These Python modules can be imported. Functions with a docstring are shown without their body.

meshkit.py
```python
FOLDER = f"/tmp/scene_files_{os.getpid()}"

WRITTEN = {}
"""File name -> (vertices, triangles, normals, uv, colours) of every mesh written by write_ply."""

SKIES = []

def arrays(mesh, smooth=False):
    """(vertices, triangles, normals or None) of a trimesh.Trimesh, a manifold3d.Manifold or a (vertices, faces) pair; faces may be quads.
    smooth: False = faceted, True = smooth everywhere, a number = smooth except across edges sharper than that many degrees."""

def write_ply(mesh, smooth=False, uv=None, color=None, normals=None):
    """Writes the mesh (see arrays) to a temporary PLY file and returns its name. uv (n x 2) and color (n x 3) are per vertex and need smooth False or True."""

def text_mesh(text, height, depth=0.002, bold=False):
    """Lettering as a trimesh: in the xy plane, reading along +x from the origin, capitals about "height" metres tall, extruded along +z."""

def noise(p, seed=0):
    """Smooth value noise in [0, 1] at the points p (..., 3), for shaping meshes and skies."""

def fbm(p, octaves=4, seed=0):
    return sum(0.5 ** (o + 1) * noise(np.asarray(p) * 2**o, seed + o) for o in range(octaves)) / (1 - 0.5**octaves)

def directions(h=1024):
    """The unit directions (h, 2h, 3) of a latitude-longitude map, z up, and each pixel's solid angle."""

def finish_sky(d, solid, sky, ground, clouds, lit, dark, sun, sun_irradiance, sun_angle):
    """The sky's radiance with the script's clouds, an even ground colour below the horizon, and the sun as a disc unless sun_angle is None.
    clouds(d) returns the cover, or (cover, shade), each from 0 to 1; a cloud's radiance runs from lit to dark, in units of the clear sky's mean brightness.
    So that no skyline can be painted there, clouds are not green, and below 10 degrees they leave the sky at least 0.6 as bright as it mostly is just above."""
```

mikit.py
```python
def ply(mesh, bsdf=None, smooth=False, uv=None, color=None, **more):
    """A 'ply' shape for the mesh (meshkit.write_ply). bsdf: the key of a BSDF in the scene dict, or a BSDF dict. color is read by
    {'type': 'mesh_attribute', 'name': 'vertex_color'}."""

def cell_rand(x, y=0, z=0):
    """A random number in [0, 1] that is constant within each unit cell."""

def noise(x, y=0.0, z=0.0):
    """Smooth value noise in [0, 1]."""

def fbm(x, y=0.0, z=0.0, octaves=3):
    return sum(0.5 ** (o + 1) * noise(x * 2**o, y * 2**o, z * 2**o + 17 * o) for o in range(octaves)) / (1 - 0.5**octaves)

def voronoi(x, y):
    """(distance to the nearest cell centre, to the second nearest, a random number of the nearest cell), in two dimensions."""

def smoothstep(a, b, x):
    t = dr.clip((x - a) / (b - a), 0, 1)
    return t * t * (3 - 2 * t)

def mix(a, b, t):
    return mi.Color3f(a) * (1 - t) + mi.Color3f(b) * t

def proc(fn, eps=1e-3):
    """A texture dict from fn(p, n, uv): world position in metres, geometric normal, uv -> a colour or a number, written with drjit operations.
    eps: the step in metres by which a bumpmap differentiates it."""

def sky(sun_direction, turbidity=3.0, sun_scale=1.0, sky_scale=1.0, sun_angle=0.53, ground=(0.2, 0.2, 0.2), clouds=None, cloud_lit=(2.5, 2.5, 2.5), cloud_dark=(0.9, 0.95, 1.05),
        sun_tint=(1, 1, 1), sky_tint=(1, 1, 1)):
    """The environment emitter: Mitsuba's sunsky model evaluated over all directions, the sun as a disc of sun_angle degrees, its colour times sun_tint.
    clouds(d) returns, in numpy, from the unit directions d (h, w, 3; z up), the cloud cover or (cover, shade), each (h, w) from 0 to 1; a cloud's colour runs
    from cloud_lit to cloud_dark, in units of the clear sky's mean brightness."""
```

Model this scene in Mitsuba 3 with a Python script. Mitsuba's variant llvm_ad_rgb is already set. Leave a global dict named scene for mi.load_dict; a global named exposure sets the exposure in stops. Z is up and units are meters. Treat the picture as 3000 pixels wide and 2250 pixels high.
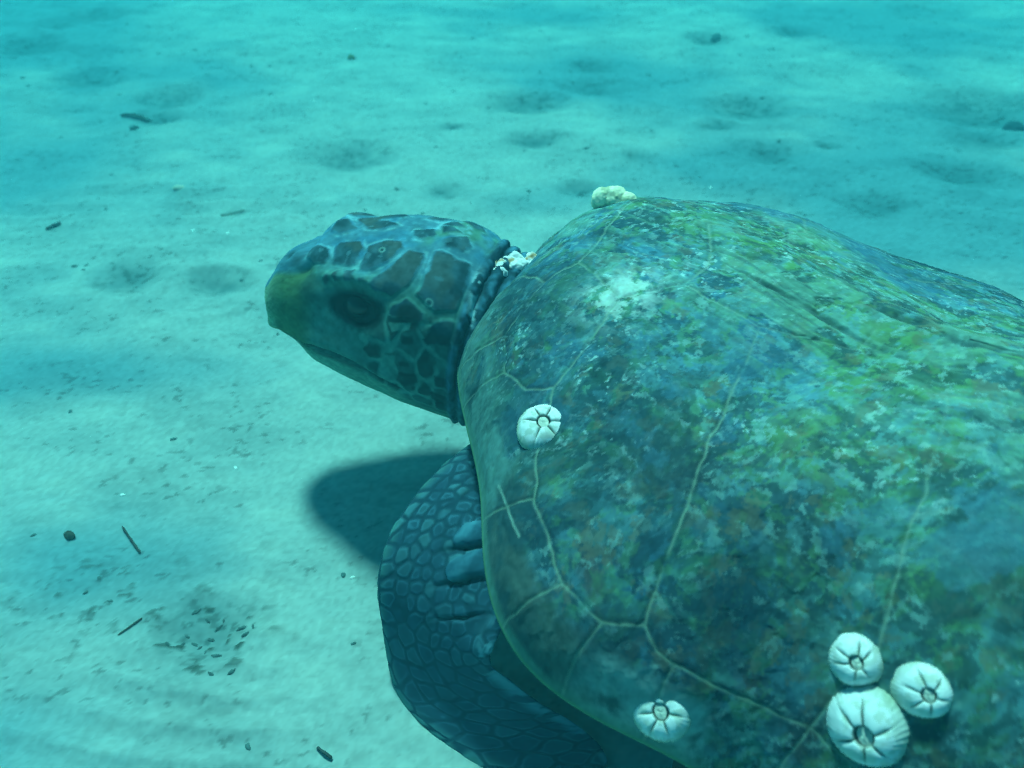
import math, random
import numpy as np, trimesh, manifold3d
import mitsuba as mi, drjit as dr
import mikit, meshkit
from meshkit import fbm, noise
from scipy.interpolate import CubicSpline, PchipInterpolator, RegularGridInterpolator
from scipy.spatial import cKDTree
import shapely
from shapely.geometry import Polygon

T = mi.ScalarTransform4f
rng = np.random.default_rng(7)
scene, labels = {}, {}

# ---------------------------------------------------------------- camera, light, exposure
CAM_H, CAM_PITCH, CAM_FOV = 0.8439, 0.6669, math.degrees(1.1299)
exposure = 2.26
scene['water_medium'] = {'type': 'homogeneous',
    'albedo': {'type': 'rgb', 'value': [0.06, 0.86, 0.95]},
    'sigma_t': {'type': 'rgb', 'value': [0.40, 0.110, 0.115]},
    'phase': {'type': 'hg', 'g': 0.5}}
scene['camera'] = {'type': 'thinlens', 'fov': CAM_FOV, 'fov_axis': 'x', 'near_clip': 0.02, 'far_clip': 400.0,
    'aperture_radius': 0.0028, 'focus_distance': 0.86,
    'to_world': T().look_at(origin=[0, 0, CAM_H], target=[0, math.cos(CAM_PITCH), CAM_H - math.sin(CAM_PITCH)], up=[0, 0, 1]),
    'medium': {'type': 'ref', 'id': 'water_medium'}}
SUN = np.array([-0.024, 0.086, 0.205])
scene['sky_light'] = mikit.sky(SUN, turbidity=3, sun_scale=1.0, sky_scale=0.30, sun_angle=7.0, ground=(0.1, 0.2, 0.2),
    sun_tint=(0.40, 0.86, 0.98), sky_tint=(0.05, 0.72, 1.0))

# ---------------------------------------------------------------- helpers
def sstep(a, b, x):
    t = np.clip((x - a) / (b - a), 0, 1)
    return t * t * (3 - 2 * t)
def lerp(a, b, t):
    return np.asarray(a) * (1 - t[..., None]) + np.asarray(b) * t[..., None]
def numbered(key):
    if key not in scene and not any(k.startswith(key + '__') for k in scene): return key
    i = 1
    while f'{key}_{i:03d}' in scene or any(k.startswith(f'{key}_{i:03d}__') for k in scene): i += 1
    return f'{key}_{i:03d}'
_count = {}
def fresh(key):
    n = _count.get(key, 0); _count[key] = n + 1
    return key if n == 0 else f'{key}_{n:03d}'
def put(key, v, f, color=None, normals=None, bsdf=None, smooth=True):
    path = meshkit.write_ply((v, f), smooth if normals is None else False, None, color, normals)
    scene[key] = {'type': 'ply', 'filename': path, 'face_normals': smooth is False and normals is None,
                  'bsdf': {'type': 'ref', 'id': bsdf or 'painted_by_vertex'}}
    return key
def vnormals(v, f):
    n = np.zeros_like(v); fn = np.cross(v[f[:, 1]] - v[f[:, 0]], v[f[:, 2]] - v[f[:, 0]])
    for k in range(3): np.add.at(n, f[:, k], fn)
    return n / np.maximum(np.linalg.norm(n, axis=1, keepdims=True), 1e-12)
def grid_faces(nr, nc, wrap=False):
    i, j = np.meshgrid(np.arange(nr - 1), np.arange(nc if wrap else nc - 1), indexing='ij')
    a = i * nc + j; b = i * nc + (j + 1) % nc; c = a + nc; d = b + nc
    return np.vstack([np.stack([a, b, d], -1).reshape(-1, 3), np.stack([a, d, c], -1).reshape(-1, 3)])
def tag(key, label, cat=None, group=None, kind=None):
    labels[key] = {'label': label}
    if cat: labels[key]['category'] = cat
    if group: labels[key]['group'] = group
    if kind: labels[key]['kind'] = kind

scene['painted_by_vertex'] = {'type': 'twosided', 'bsdf': {'type': 'diffuse', 'reflectance': {'type': 'mesh_attribute', 'name': 'vertex_color'}}}
scene['sand_surface'] = {'type': 'bumpmap', 'arbitrary': mikit.proc(lambda p, n, uv: mikit.fbm(p.x * 170, p.y * 170, 0.0, 3), 1e-3), 'scale': 0.0016,
    'bsdf': {'type': 'diffuse', 'reflectance': {'type': 'mesh_attribute', 'name': 'vertex_color'}}}
scene['wet_eye'] = {'type': 'principled', 'base_color': {'type': 'rgb', 'value': [0.010, 0.012, 0.012]}, 'roughness': 0.18, 'specular': 0.4}

# ---------------------------------------------------------------- water all round
scene['haze'] = {'type': 'cube', 'to_world': T().translate([0, 0, 0.0]).scale([60, 60, 1.15]), 'bsdf': {'type': 'null'},
    'interior': {'type': 'ref', 'id': 'water_medium'}}
tag('haze', 'blue-green sea water filling the whole scene above the sand', 'water', kind='stuff')

# ---------------------------------------------------------------- sand
PITS = [(0.28, 2.848, .11), (0.246, 2.629, .12), (0.048, 2.465, .16), (0.069, 2.161, .09), (1.412, 2.397, .22), (1.311, 2.178, .12), (1.139, 1.945, .13),
        (0.691, 2.08, .12), (0.587, 2.273, .07), (0.713, 2.417, .16), (-1.666, 3.419, .16), (-1.739, 3.01, .16), (-1.387, 2.699, .13), (-1.062, 2.52, .12),
        (-0.173, 2.265, .04), (-0.166, 1.862, .06), (-0.425, 2.064, .14), (0.324, 2.064, .05), (0.165, 1.875, .06), (-0.775, 1.42, .09), (-0.583, 1.402, .08),
        (-1.735, 3.284, .10), (0.86, 2.128, .04), (-0.61, 1.402, .05), (1.45, 2.24, .06), (-0.37, .59, .07), (0.86, 1.75, .10), (-1.05, 2.36, .09), (0.72, 3.12, .10), (1.05, 3.2, .10)]
def sand_fields(x, y):
    p = np.stack([x, y, 0 * x], -1)
    z = 0.05 * (fbm(p * 0.9, 3, 3) - .5) + 0.030 * (fbm(np.stack([3.2 * x + 1.6 * y, 2.8 * y - 1.4 * x, 0 * x], -1), 3, 5) - .5)
    z = z * np.clip((np.hypot(x - .1, y - .6) - .2) / .5, .15, 1)
    wob = noise(p * [3.2, 2.2, 1], 11) * .09 + noise(p * [9, 7, 1], 12) * .035
    def ripple(lam):
        q = np.sin((y + x * .10 + wob * lam / .062) * 2 * np.pi / lam)
        return np.where(q > 0, q ** 1.5, -.75 * np.abs(q) ** .8)
    rip = np.where(y < 1.0, ripple(.040), ripple(.085))
    am = .0026 * np.exp(-((x + .38) / .33) ** 2 - ((y - .45) / .10) ** 2)
    am = am + .0055 * np.exp(-((x + .85) / .42) ** 2 - ((y - 1.72) / .20) ** 2) + .0022 * np.exp(-((x + .75) / .3) ** 2 - ((y - .60) / .1) ** 2)
    am = am * (.25 + .75 * sstep(.25, .6, noise(p * 5.5, 17))) * 1.3
    z = z + am * rip
    z = z + .006 * (fbm(p * [9, 14, 1], 3, 21) - .5) + .0016 * (fbm(p * [60, 75, 1], 3, 22) - .5)
    silt = 0 * x
    for k, (px, py, r) in enumerate(PITS):
        r = r * .8
        q = np.hypot((x - px) * .9 + .3 * r * (noise(p * 14, 40 + k) - .5), (y - py) * 1.05 + .3 * r * (noise(p * 14, 80 + k) - .5)) / r
        z = z - .20 * r * np.exp(-(q * 1.35) ** 2) + .04 * r * np.exp(-((q - 1.15) / .3) ** 2)
        silt = np.maximum(silt, np.exp(-(q * 1.15) ** 2.4) * (.45 + .5 * noise(p * 40, 3 + k)))
    # ring-shaped feeding traces left of the head
    for (cx, cy, r) in ((-.60, 1.36, .10), (-.44, 1.38, .11), (-.32, 1.30, .07)):
        q = np.hypot(x - cx, (y - cy)) / r
        z = z + .0045 * np.exp(-((q - 1) / .14) ** 2) * (noise(p * 7, 61) > .3)
    # peaty crumbs breaking the surface
    crumb = sstep(.66, .76, fbm(p * [55, 90, 1], 3, 33)) * (np.exp(-((x + .37) / .07) ** 2 - ((y - .58) / .055) ** 2) + .5 * np.exp(-((x + .53) / .1) ** 2 - ((y - .65) / .06) ** 2))
    z = z + .004 * crumb
    return z, silt, np.clip(crumb * 1.6, 0, 1)
def axis_points(stops):
    out = [stops[0][0]]
    for (a, s0), (b, s1) in zip(stops[:-1], stops[1:]):
        while out[-1] < b - 1e-9:
            t = (out[-1] - a) / (b - a); out.append(min(b, out[-1] + s0 * (s1 / s0) ** t))
    return np.array(out)
xs = axis_points([(-55, 8), (-8, 1.0), (-2.6, .02), (-1.2, .0052), (-.75, .0034), (.25, .0034), (.6, .007), (2.5, .011), (8, 1), (55, 8)])
ys = axis_points([(-55, 8), (-4, 1.0), (.0, .05), (.33, .0032), (.9, .0036), (1.6, .0055), (3.9, .015), (8, .8), (55, 8)])
X, Y = np.meshgrid(xs, ys)
near_ = (np.abs(X) < 3.2) & (Y > -.3) & (Y < 4.6)
Z = np.zeros_like(X); SILT = np.zeros_like(X); CR = np.zeros_like(X)
rowk = np.where(near_.any(1))[0]; colk = np.where(near_.any(0))[0]
sl = np.ix_(rowk, colk)
Z[sl], SILT[sl], CR[sl] = sand_fields(X[sl], Y[sl])
far = np.ones_like(X, bool); far[sl] = False
Z[far] = 0.05 * (fbm(np.stack([X[far], Y[far], 0 * X[far]], -1) * .9, 3, 3) - .5)
P3 = np.stack([X, Y, 0 * X], -1)
def sand_z(x, y):
    return RegularGridInterpolator((ys, xs), Z)(np.stack(np.broadcast_arrays(np.asarray(y, float), np.asarray(x, float)), -1))
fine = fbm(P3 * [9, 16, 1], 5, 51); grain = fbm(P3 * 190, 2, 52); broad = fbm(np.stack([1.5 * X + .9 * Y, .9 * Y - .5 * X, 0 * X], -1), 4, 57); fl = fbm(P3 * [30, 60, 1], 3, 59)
SHADE_BANDS = [(-1.5, 2.35, .45, .40), (-.72, 1.10, .42, .10), (-1.75, 3.1, .5, .5), (.22, 2.75, .42, .30), (.95, 1.66, .5, .28), (1.35, 2.2, .45, .35), (1.5, 3.3, .6, .4), (.55, 2.0, .3, .12), (-.56, .70, .22, .10), (.1, 3.5, .5, .25), (.05, 1.85, .35, .14), (-2.1, 3.6, .6, .5), (-1.25, 1.95, .3, .22), (-.62, .42, .2, .10)]  # dim bands of light bent by waves, painted into the sand colour
shade_band = sum(np.exp(-((X - a) / w) ** 2 - ((Y - b) / h) ** 2) for a, b, w, h in SHADE_BANDS)
shade_band = sstep(.25, 1.05, np.minimum(shade_band, 1) * .7 + 1.25 * (broad - .5) + .5 * (fbm(np.stack([4 * X + 2 * Y, 4 * Y - 1.5 * X, 0 * X], -1), 4, 58) - .5) + .25)
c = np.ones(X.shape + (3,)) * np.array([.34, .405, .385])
c = lerp(c, [.085, .25, .295], shade_band * .78)
c = lerp(c, c * [.72, .78, .80], sstep(.48, .72, fine) * .6)
c = lerp(c, [.44, .50, .45], sstep(.52, .8, 1 - fine) * .5 * (1 - shade_band))
c = c * (1 + .34 * (grain - .5))[..., None] * (1 - .12 * sstep(.60, .8, fl))[..., None] * (1 - .40 * sstep(.68, .76, fbm(P3 * [80, 120, 1], 3, 63)) * sstep(.4, .6, fine))[..., None]
c = lerp(c, [.035, .115, .13], np.clip(SILT * 1.15, 0, 1) * .72)
c = lerp(c, [.02, .06, .06], sstep(.60, .68, fbm(P3 * [70, 95, 1], 3, 62)) * np.clip(SILT * 1.1, 0, 1) * .8)
c = lerp(c, [.05, .08, .07], CR)
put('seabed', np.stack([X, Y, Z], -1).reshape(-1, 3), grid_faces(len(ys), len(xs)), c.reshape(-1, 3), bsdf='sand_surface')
tag('seabed', 'pale rippled sand seabed with shallow pits', 'sand', kind='structure')

# ---------------------------------------------------------------- carapace
V = [0.3386, 0.5989, 0.2018, 2.2217, -0.2449, 0.0346, 0.2534, 2.2711, 0.6088, -0.2279, 0.0796, -0.0437]
KA = np.radians([0, 12, 25, 40, 60, 85, 110, 135, 155, 170, 180])
RAD = np.array([0.4934, 0.4653, 0.4496, 0.4081, 0.3792, 0.4, 0.3482, 0.4168, 0.4555, 0.4973, 0.5323])
HP = [-0.0170, 0.8511, 0.2207, 2.8926, -0.0598, 0.182, 0.3217]
HS = np.array([-.022, -.012, 0, .04, .10, .18, .28, .42, .58, .78, 1.0, 1.2, 1.5])
HT = np.array([0.095, 0.125, 0.145, 0.201, 0.291, 0.34, 0.428, 0.463, 0.492, 0.498, 0.421, 0.35, 0.25])
HB = np.array([0.048, 0.020, -0.004, -0.048, -0.064, -0.091, -0.156, -0.163, -0.194, -0.236, -0.261, -0.24, -0.24])
HW = np.array([.010, .032, .050, .11, .165, .21, .26, .33, .37, .38, .35, .34, .34]) * 1.03
# ---- turtle frames -------------------------------------------------------
def rot(y, p, r):
    cy, sy, cp, sp, cr, sr = math.cos(y), math.sin(y), math.cos(p), math.sin(p), math.cos(r), math.sin(r)
    return np.array([[cy, -sy, 0], [sy, cy, 0], [0, 0, 1]]) @ np.array([[cp, 0, sp], [0, 1, 0], [-sp, 0, cp]]) @ np.array([[1, 0, 0], [0, cr, -sr], [0, sr, cr]])

SHELL_POS, SHELL_ROT = np.array(V[:3]), rot(*V[3:6])
def shell_world(X): return X @ SHELL_ROT.T + SHELL_POS
def shell_local(P): return (P - SHELL_POS) @ SHELL_ROT

_k = np.r_[-KA[:0:-1], KA]; _r = np.r_[RAD[:0:-1], RAD]
_k = np.r_[_k - 2 * np.pi, _k[1:], _k[1:] + 2 * np.pi]; _r = np.r_[_r, _r[1:], _r[1:]]
_k, _i = np.unique(np.round(_k, 6), return_index=True)
shell_radius = CubicSpline(_k, _r[_i])
def shell_z(rh, phi):
    w = rh * (1 - rh) * 4
    return V[6] * np.maximum(1 - rh ** V[7], 0) ** V[8] * (1 + w * (V[9] * np.cos(phi) + V[10] * np.cos(2 * phi))) + V[11] * np.exp(-((1 - rh) / .12) ** 2) * np.cos(2 * phi)
def shell_surf(rh, phi):
    r = shell_radius(phi)
    return np.stack([r * np.cos(phi) * rh, r * np.sin(phi) * rh, shell_z(rh, phi)], -1)
# arc length along each ray from the crown: 'flat' coordinates in which the scutes are drawn
ARC_RH = 1 - (1 - np.linspace(0, 1, 161)) ** 1.6
ARC_PHI = np.linspace(-np.pi, np.pi, 361)
_S = shell_surf(ARC_RH[:, None], ARC_PHI[None, :])
ARC = np.vstack([np.zeros((1, 361)), np.cumsum(np.linalg.norm(np.diff(_S, axis=0), axis=-1), axis=0)])
def arc_of(rh, phi):
    return RegularGridInterpolator((ARC_RH, ARC_PHI), ARC, bounds_error=False, fill_value=None)(np.stack(np.broadcast_arrays(rh, phi), -1))
def flat_of(rh, phi):
    a = arc_of(rh, phi)
    return np.stack([a * np.cos(phi), a * np.sin(phi)], -1)
def rho_of_flat(f):
    f = np.asarray(f, float)
    phi = np.arctan2(f[..., 1], f[..., 0]); a = np.hypot(f[..., 0], f[..., 1])
    lo, hi = np.zeros_like(a), np.ones_like(a)
    for _ in range(24):
        m = (lo + hi) / 2
        big = arc_of(m, phi) > a
        hi = np.where(big, m, hi); lo = np.where(big, lo, m)
    return (lo + hi) / 2, phi

# ---- head ---------------------------------------------------------------
HEAD_POS, HEAD_ROT, HEAD_L = np.array(HP[:3]), rot(*HP[3:6]), HP[6]
def head_world(X): return X @ HEAD_ROT.T + HEAD_POS
head_top, head_bot, head_wid = (PchipInterpolator(HS, a) for a in (HT, HB, HW))
def head_surf(s, th):
    """section s (0 snout .. 1 occiput), angle th (0 = left side, pi/2 = top)"""
    c, q = np.cos(th), np.sin(th); e = 2 / 2.3
    yy = np.sign(c) * np.abs(c) ** e; zz = np.sign(q) * np.abs(q) ** e
    T, B, w = head_top(s), head_bot(s), head_wid(s)
    return HEAD_L * np.stack(np.broadcast_arrays(1 - s, w * yy, (T + B) / 2 + (T - B) / 2 * zz), -1)


SEAM = dict(mid0=(.395, 0), C=(.366, .078), B=(.342, .136), A=(.357, .174), A0=(.44, .160), D=(.259, .154), Ea=(.226, .100), E=(.232, .059), E2=(.250, .035), E3=(.284, 0),
    F=(.137, .097), S4a=(.113, .142), S4b=(.069, .229), S4c=(.026, .302), O=(-.011, .367), G=(.060, .060), G2=(.066, .028), G3=(.088, 0), H=(-.026, .068), S5a=(-.037, .092), S5b=(-.086, .186), S5c=(-.133, .256),
    I0=(.351, .222), I=(.353, .248), Im=(.44, .292), J=(.310, .282), Jm=(.40, .343), J2=(.257, .286), K=(.229, .270), S3b=(.238, .216), K2=(.178, .332), L=(.139, .362), Lm=(.225, .445), L2=(.095, .380), M=(.056, .393), Mm=(.092, .50),
    N0=(.034, .391), N=(.011, .390), Nm=(-.010, .50), P0=(-.032, .372), P=(-.046, .368), Pm=(-.10, .475), Q=(-.097, .348), R=(-.152, .325), Rm=(-.20, .46),
    V3=(-.12, .062), V34=(-.125, 0), V4=(-.215, .072), V45=(-.33, 0), W=(-.335, .045), V5=(-.47, .14), X5=(-.56, .12), XE=(-.615, 0),
    S6=(-.27, .18), R2=(-.25, .318), R3=(-.35, .29), S7=(-.40, .10), R4=(-.47, .22), R5=(-.56, .12), M8=(-.31, .45), M9=(-.43, .42), M10=(-.60, .30), M11=(-.75, .13), ME=(-.80, 0), NF=(.70, 0), NF1=(.62, .20))
def pl(s): return [SEAM[k] for k in s.split()]
mirror = lambda Q: [(x, -y) for x, y in Q[::-1]]
LEFT = dict(c1='A B D S3b K J2 J I I0', c2='K S3b D Ea E F S4a S4b S4c O N N0 M L2 L K2', c3='F G H S5a S5b S5c R Q P P0 O S4c S4b S4a', c4='H V3 V4 S6 R3 R2 R S5c S5b S5a', c5='V4 W V5 R4 R3 S6',
    m1='A0 A I0 I Im', m2='Im I J Jm', m3='Jm J J2 K K2 L Lm', m4='Lm L L2 M Mm', m5='Mm M N0 N Nm', m6='Nm N O P0 P Pm', m7='Pm P Q R Rm', m8='Rm R R2 M8', m9='M8 R2 R3 M9', m10='M9 R3 R4 M10', m11='M10 R4 R5 M11')
MIDS = dict(nuchal=('NF NF1 A0 A B C mid0', 1), v1=('mid0 C B D Ea E E2 E3', 1), v2=('E3 E2 E Ea F G G2 G3', 1), v3=('G3 G2 G H V3 V34', 1), v4=('V34 V3 V4 W V45', 1), v5=('V45 W V5 R4 R5 XE', 1), tail=('XE R5 M11 ME', 1))
LEFT['c2'] = 'K S3b D Ea F S4a S4b S4c O N N0 M L2 L K2'
MIDS['v1'] = ('mid0 C B D Ea E E2 E3', 1); MIDS['v2'] = ('E3 E2 E Ea F G G2 G3', 1)
polys, lines = [], []
for s in LEFT.values():
    q = pl(s); polys += [q, mirror(q)]; lines += [q + q[:1], mirror(q + q[:1])]
for s, _ in MIDS.values():
    q = pl(s); full = q + [(x, -y) for x, y in q[::-1] if abs(y) > 1e-9]
    polys.append(full); lines += [q, mirror(q)]
def dense(line, step=.0012):
    q = np.array(line); out = []
    for a, b in zip(q[:-1], q[1:]):
        n = max(2, int(np.linalg.norm(b - a) / step)); out.append(a + (b - a) * np.linspace(0, 1, n, endpoint=False)[:, None])
    return np.vstack(out)
SEAMPTS = np.vstack([dense(l) for l in lines])
_sp = np.c_[SEAMPTS * 1.0, np.zeros(len(SEAMPTS))]
SEAMPTS = SEAMPTS + .005 * np.stack([fbm(_sp * 45, 3, 1) - .5, fbm(_sp * 45, 3, 2) - .5], -1)
SEAM_TREE = cKDTree(SEAMPTS)

dphi = axis_points([(-np.pi, .02), (-.45, .008), (-.2, .0034), (2.2, .0034), (2.5, .01), (np.pi, .02)])[:-1]
trow = 1 - (1 - np.linspace(0.004, 1, 330)) ** 1.25
RH, PH = np.meshgrid(trow, dphi, indexing='ij')
S = shell_surf(RH, PH)
F2 = flat_of(RH, PH)
warp = .010 * np.stack([fbm(np.dstack([F2 * 30, 0 * RH]), 2, 5) - .5, fbm(np.dstack([F2 * 30, 0 * RH]), 2, 6) - .5], -1)
d_seam = SEAM_TREE.query(F2.reshape(-1, 2))[0].reshape(RH.shape)
which = np.full(RH.shape, -1)
Fw = F2 + .009 * np.stack([fbm(np.dstack([F2 * 45, 0 * RH]), 3, 1) - .5, fbm(np.dstack([F2 * 45, 0 * RH]), 3, 2) - .5], -1) * 0
for k, q in enumerate(polys):
    which[shapely.contains_xy(Polygon(q).buffer(1e-6), Fw[..., 0], Fw[..., 1])] = k
f3 = np.dstack([F2, 0 * RH])
fx, fy = F2[..., 0], F2[..., 1]; ay = np.abs(fy)
def A(scale, o, seed, off=0.0): return fbm(f3 * scale + off, o, seed)
wq = f3 + .03 * np.dstack([A(14, 3, 71) - .5, A(14, 3, 72) - .5, 0 * RH])
def B(scale, o, seed): return fbm(wq * scale, o, seed)
# relief: worn growth rings, crusts of algae, ragged keel
ARC_EDGE = arc_of(np.ones_like(RH), PH)
groove = np.exp(-(d_seam / .0016) ** 2)
crust1 = sstep(.50, .58, B(34, 5, 31)); crust2 = sstep(.52, .60, B(64, 4, 33))
flakes = sstep(.56, .60, B([18, 30, 1], 5, 35)) * sstep(.18, .05, ay)
keelpit = sum(np.exp(-((fx - a) / l) ** 2 - ((fy - b) / w) ** 2) for a, b, l, w in ((.205, .012, .030, .017), (.10, -.012, .014, .006), (.06, .004, .03, .007), (.135, -.02, .03, .006), (-.01, .006, .03, .009), (-.07, .004, .028, .010), (-.16, .0, .04, .01), (.155, .045, .05, .003), (.10, .05, .06, .004)))
keelpit = sstep(.15, 1.05, keelpit * (.25 + 1.2 * A([60, 110, 1], 4, 37)))
stria = fbm(np.dstack([fx * 14, fy * 150 + 5 * A(9, 2, 38), 0 * RH]), 3, 39)
lum = .010 * np.exp(-(ay / .03) ** 2) * sstep(.35, .1, np.abs(fx - .05)) * (.4 + A(12, 2, 40))
relief = -.0010 * groove + .0002 * np.exp(-((d_seam - .006) / .003) ** 2) + .0007 * crust1 + .0005 * crust2 + .0013 * flakes - .0035 * np.clip(keelpit, 0, 1.3) + lum * .5
relief = relief + .0022 * (B(70, 4, 41) - .5) + .0012 * (stria - .5) * sstep(.22, .05, ay) + .006 * (A(8, 2, 43) - .5)
relief = relief * sstep(1.0, .985, RH) * (1 - 0)
nl = vnormals(S.reshape(-1, 3), grid_faces(*RH.shape, wrap=True)).reshape(S.shape)
if nl[..., 2].mean() < 0: nl = -nl
S = S + nl * relief[..., None]
# colours (growths and horn, with crown haze and flank shade painted in)
def rough(q, o, seed, g=.66):
    return sum(g ** k * noise(q * 2 ** k, seed + k) for k in range(o)) / sum(g ** k for k in range(o))
def Rf(scale, seed, o=6): return rough(wq * scale, o, seed)
d_edge = ARC_EDGE - np.hypot(fx, fy)
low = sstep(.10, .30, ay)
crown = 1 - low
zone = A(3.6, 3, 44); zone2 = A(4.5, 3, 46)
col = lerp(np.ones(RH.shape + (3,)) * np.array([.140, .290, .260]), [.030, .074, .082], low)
col = lerp(col, [.050, .150, .195], sstep(.42, .58, zone) * (.85 - .3 * low))
col = lerp(col, [.150, .260, .085], sstep(.44, .60, zone2) * (.85 - .45 * low))
col = lerp(col, [.085, .075, .055], sstep(.46, .62, A(5.5, 3, 48)) * .6 * low)
bigcol = col.copy()
col = lerp(col, [.022, .052, .062], sstep(.42, .66, Rf(14, 54)) * (.35 + .5 * low))
col = lerp(col, [.115, .085, .065], sstep(.54, .66, Rf(24, 45)) * .6 * low)
col = lerp(col, [.060, .170, .225], sstep(.46, .58, Rf(24, 47)) * (.75 - .3 * low))
col = lerp(col, [.090, .200, .065], sstep(.50, .60, Rf(27, 49)) * (.75 - .3 * low))
col = lerp(col, [.150, .310, .260], sstep(.51, .61, Rf(36, 51)) * (.75 - .5 * low))
col = lerp(col, [.105, .230, .250], sstep(.53, .59, Rf(52, 31)) * (.65 - .3 * low))
col = lerp(col, [.016, .042, .052], sstep(.54, .59, Rf(30, 53)) * .75)
col = lerp(col, [.022, .050, .058], sstep(.56, .61, Rf(70, 56)) * .6)
col = lerp(col, [.120, .250, .070], sstep(.57, .62, Rf(72, 59)) * .5 * (1 - .4 * low))
col = lerp(col, [.160, .130, .075], sstep(.60, .65, Rf(55, 55)) * .55)
col = lerp(col, [.260, .380, .310], sstep(.60, .66, Rf(105, 57)) * (.65 - .2 * low))
col = lerp(col, [.42, .52, .44], sstep(.70, .74, rough(wq * 150, 3, 80)) * sstep(.45, .6, A(7, 2, 81)) * .8)
patch = sstep(.58, .60, Rf(15, 76)) * sstep(.02, .12, fx) * low                    # flaked patches with a crisp rim on the front flank
col = lerp(col, [.016, .048, .055], patch * .9)
dp = sstep(.52, .57, Rf(7.5, 83, 7)) * sstep(.08, .16, ay)
col = lerp(col, [.014, .040, .050], dp * .58)
col = lerp(col, [.055, .15, .205], sstep(.54, .58, Rf(8.5, 84, 7)) * sstep(.07, .14, ay) * (1 - .5 * low) * .6)
col = lerp(col, bigcol, .13 * np.ones(RH.shape))
col = lerp(col, [.17, .30, .19], flakes * .5)
streak = sstep(.55, .72, stria) * sstep(.25, .05, ay)
col = lerp(col, [.17, .30, .20], streak * .4)
col = lerp(col, [.04, .08, .075], sstep(.45, .30, stria) * sstep(.20, .05, ay) * .5)
col = lerp(col, [.03, .055, .05], np.clip(keelpit, 0, 1) * .85)
cw = np.exp(-((fx - .262) / .03) ** 2 - ((fy - .15) / .035) ** 2) * sstep(.42, .58, Rf(60, 69, 5))
col = lerp(col, [.62, .66, .52], np.clip(cw * 1.1, 0, .62))
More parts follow.
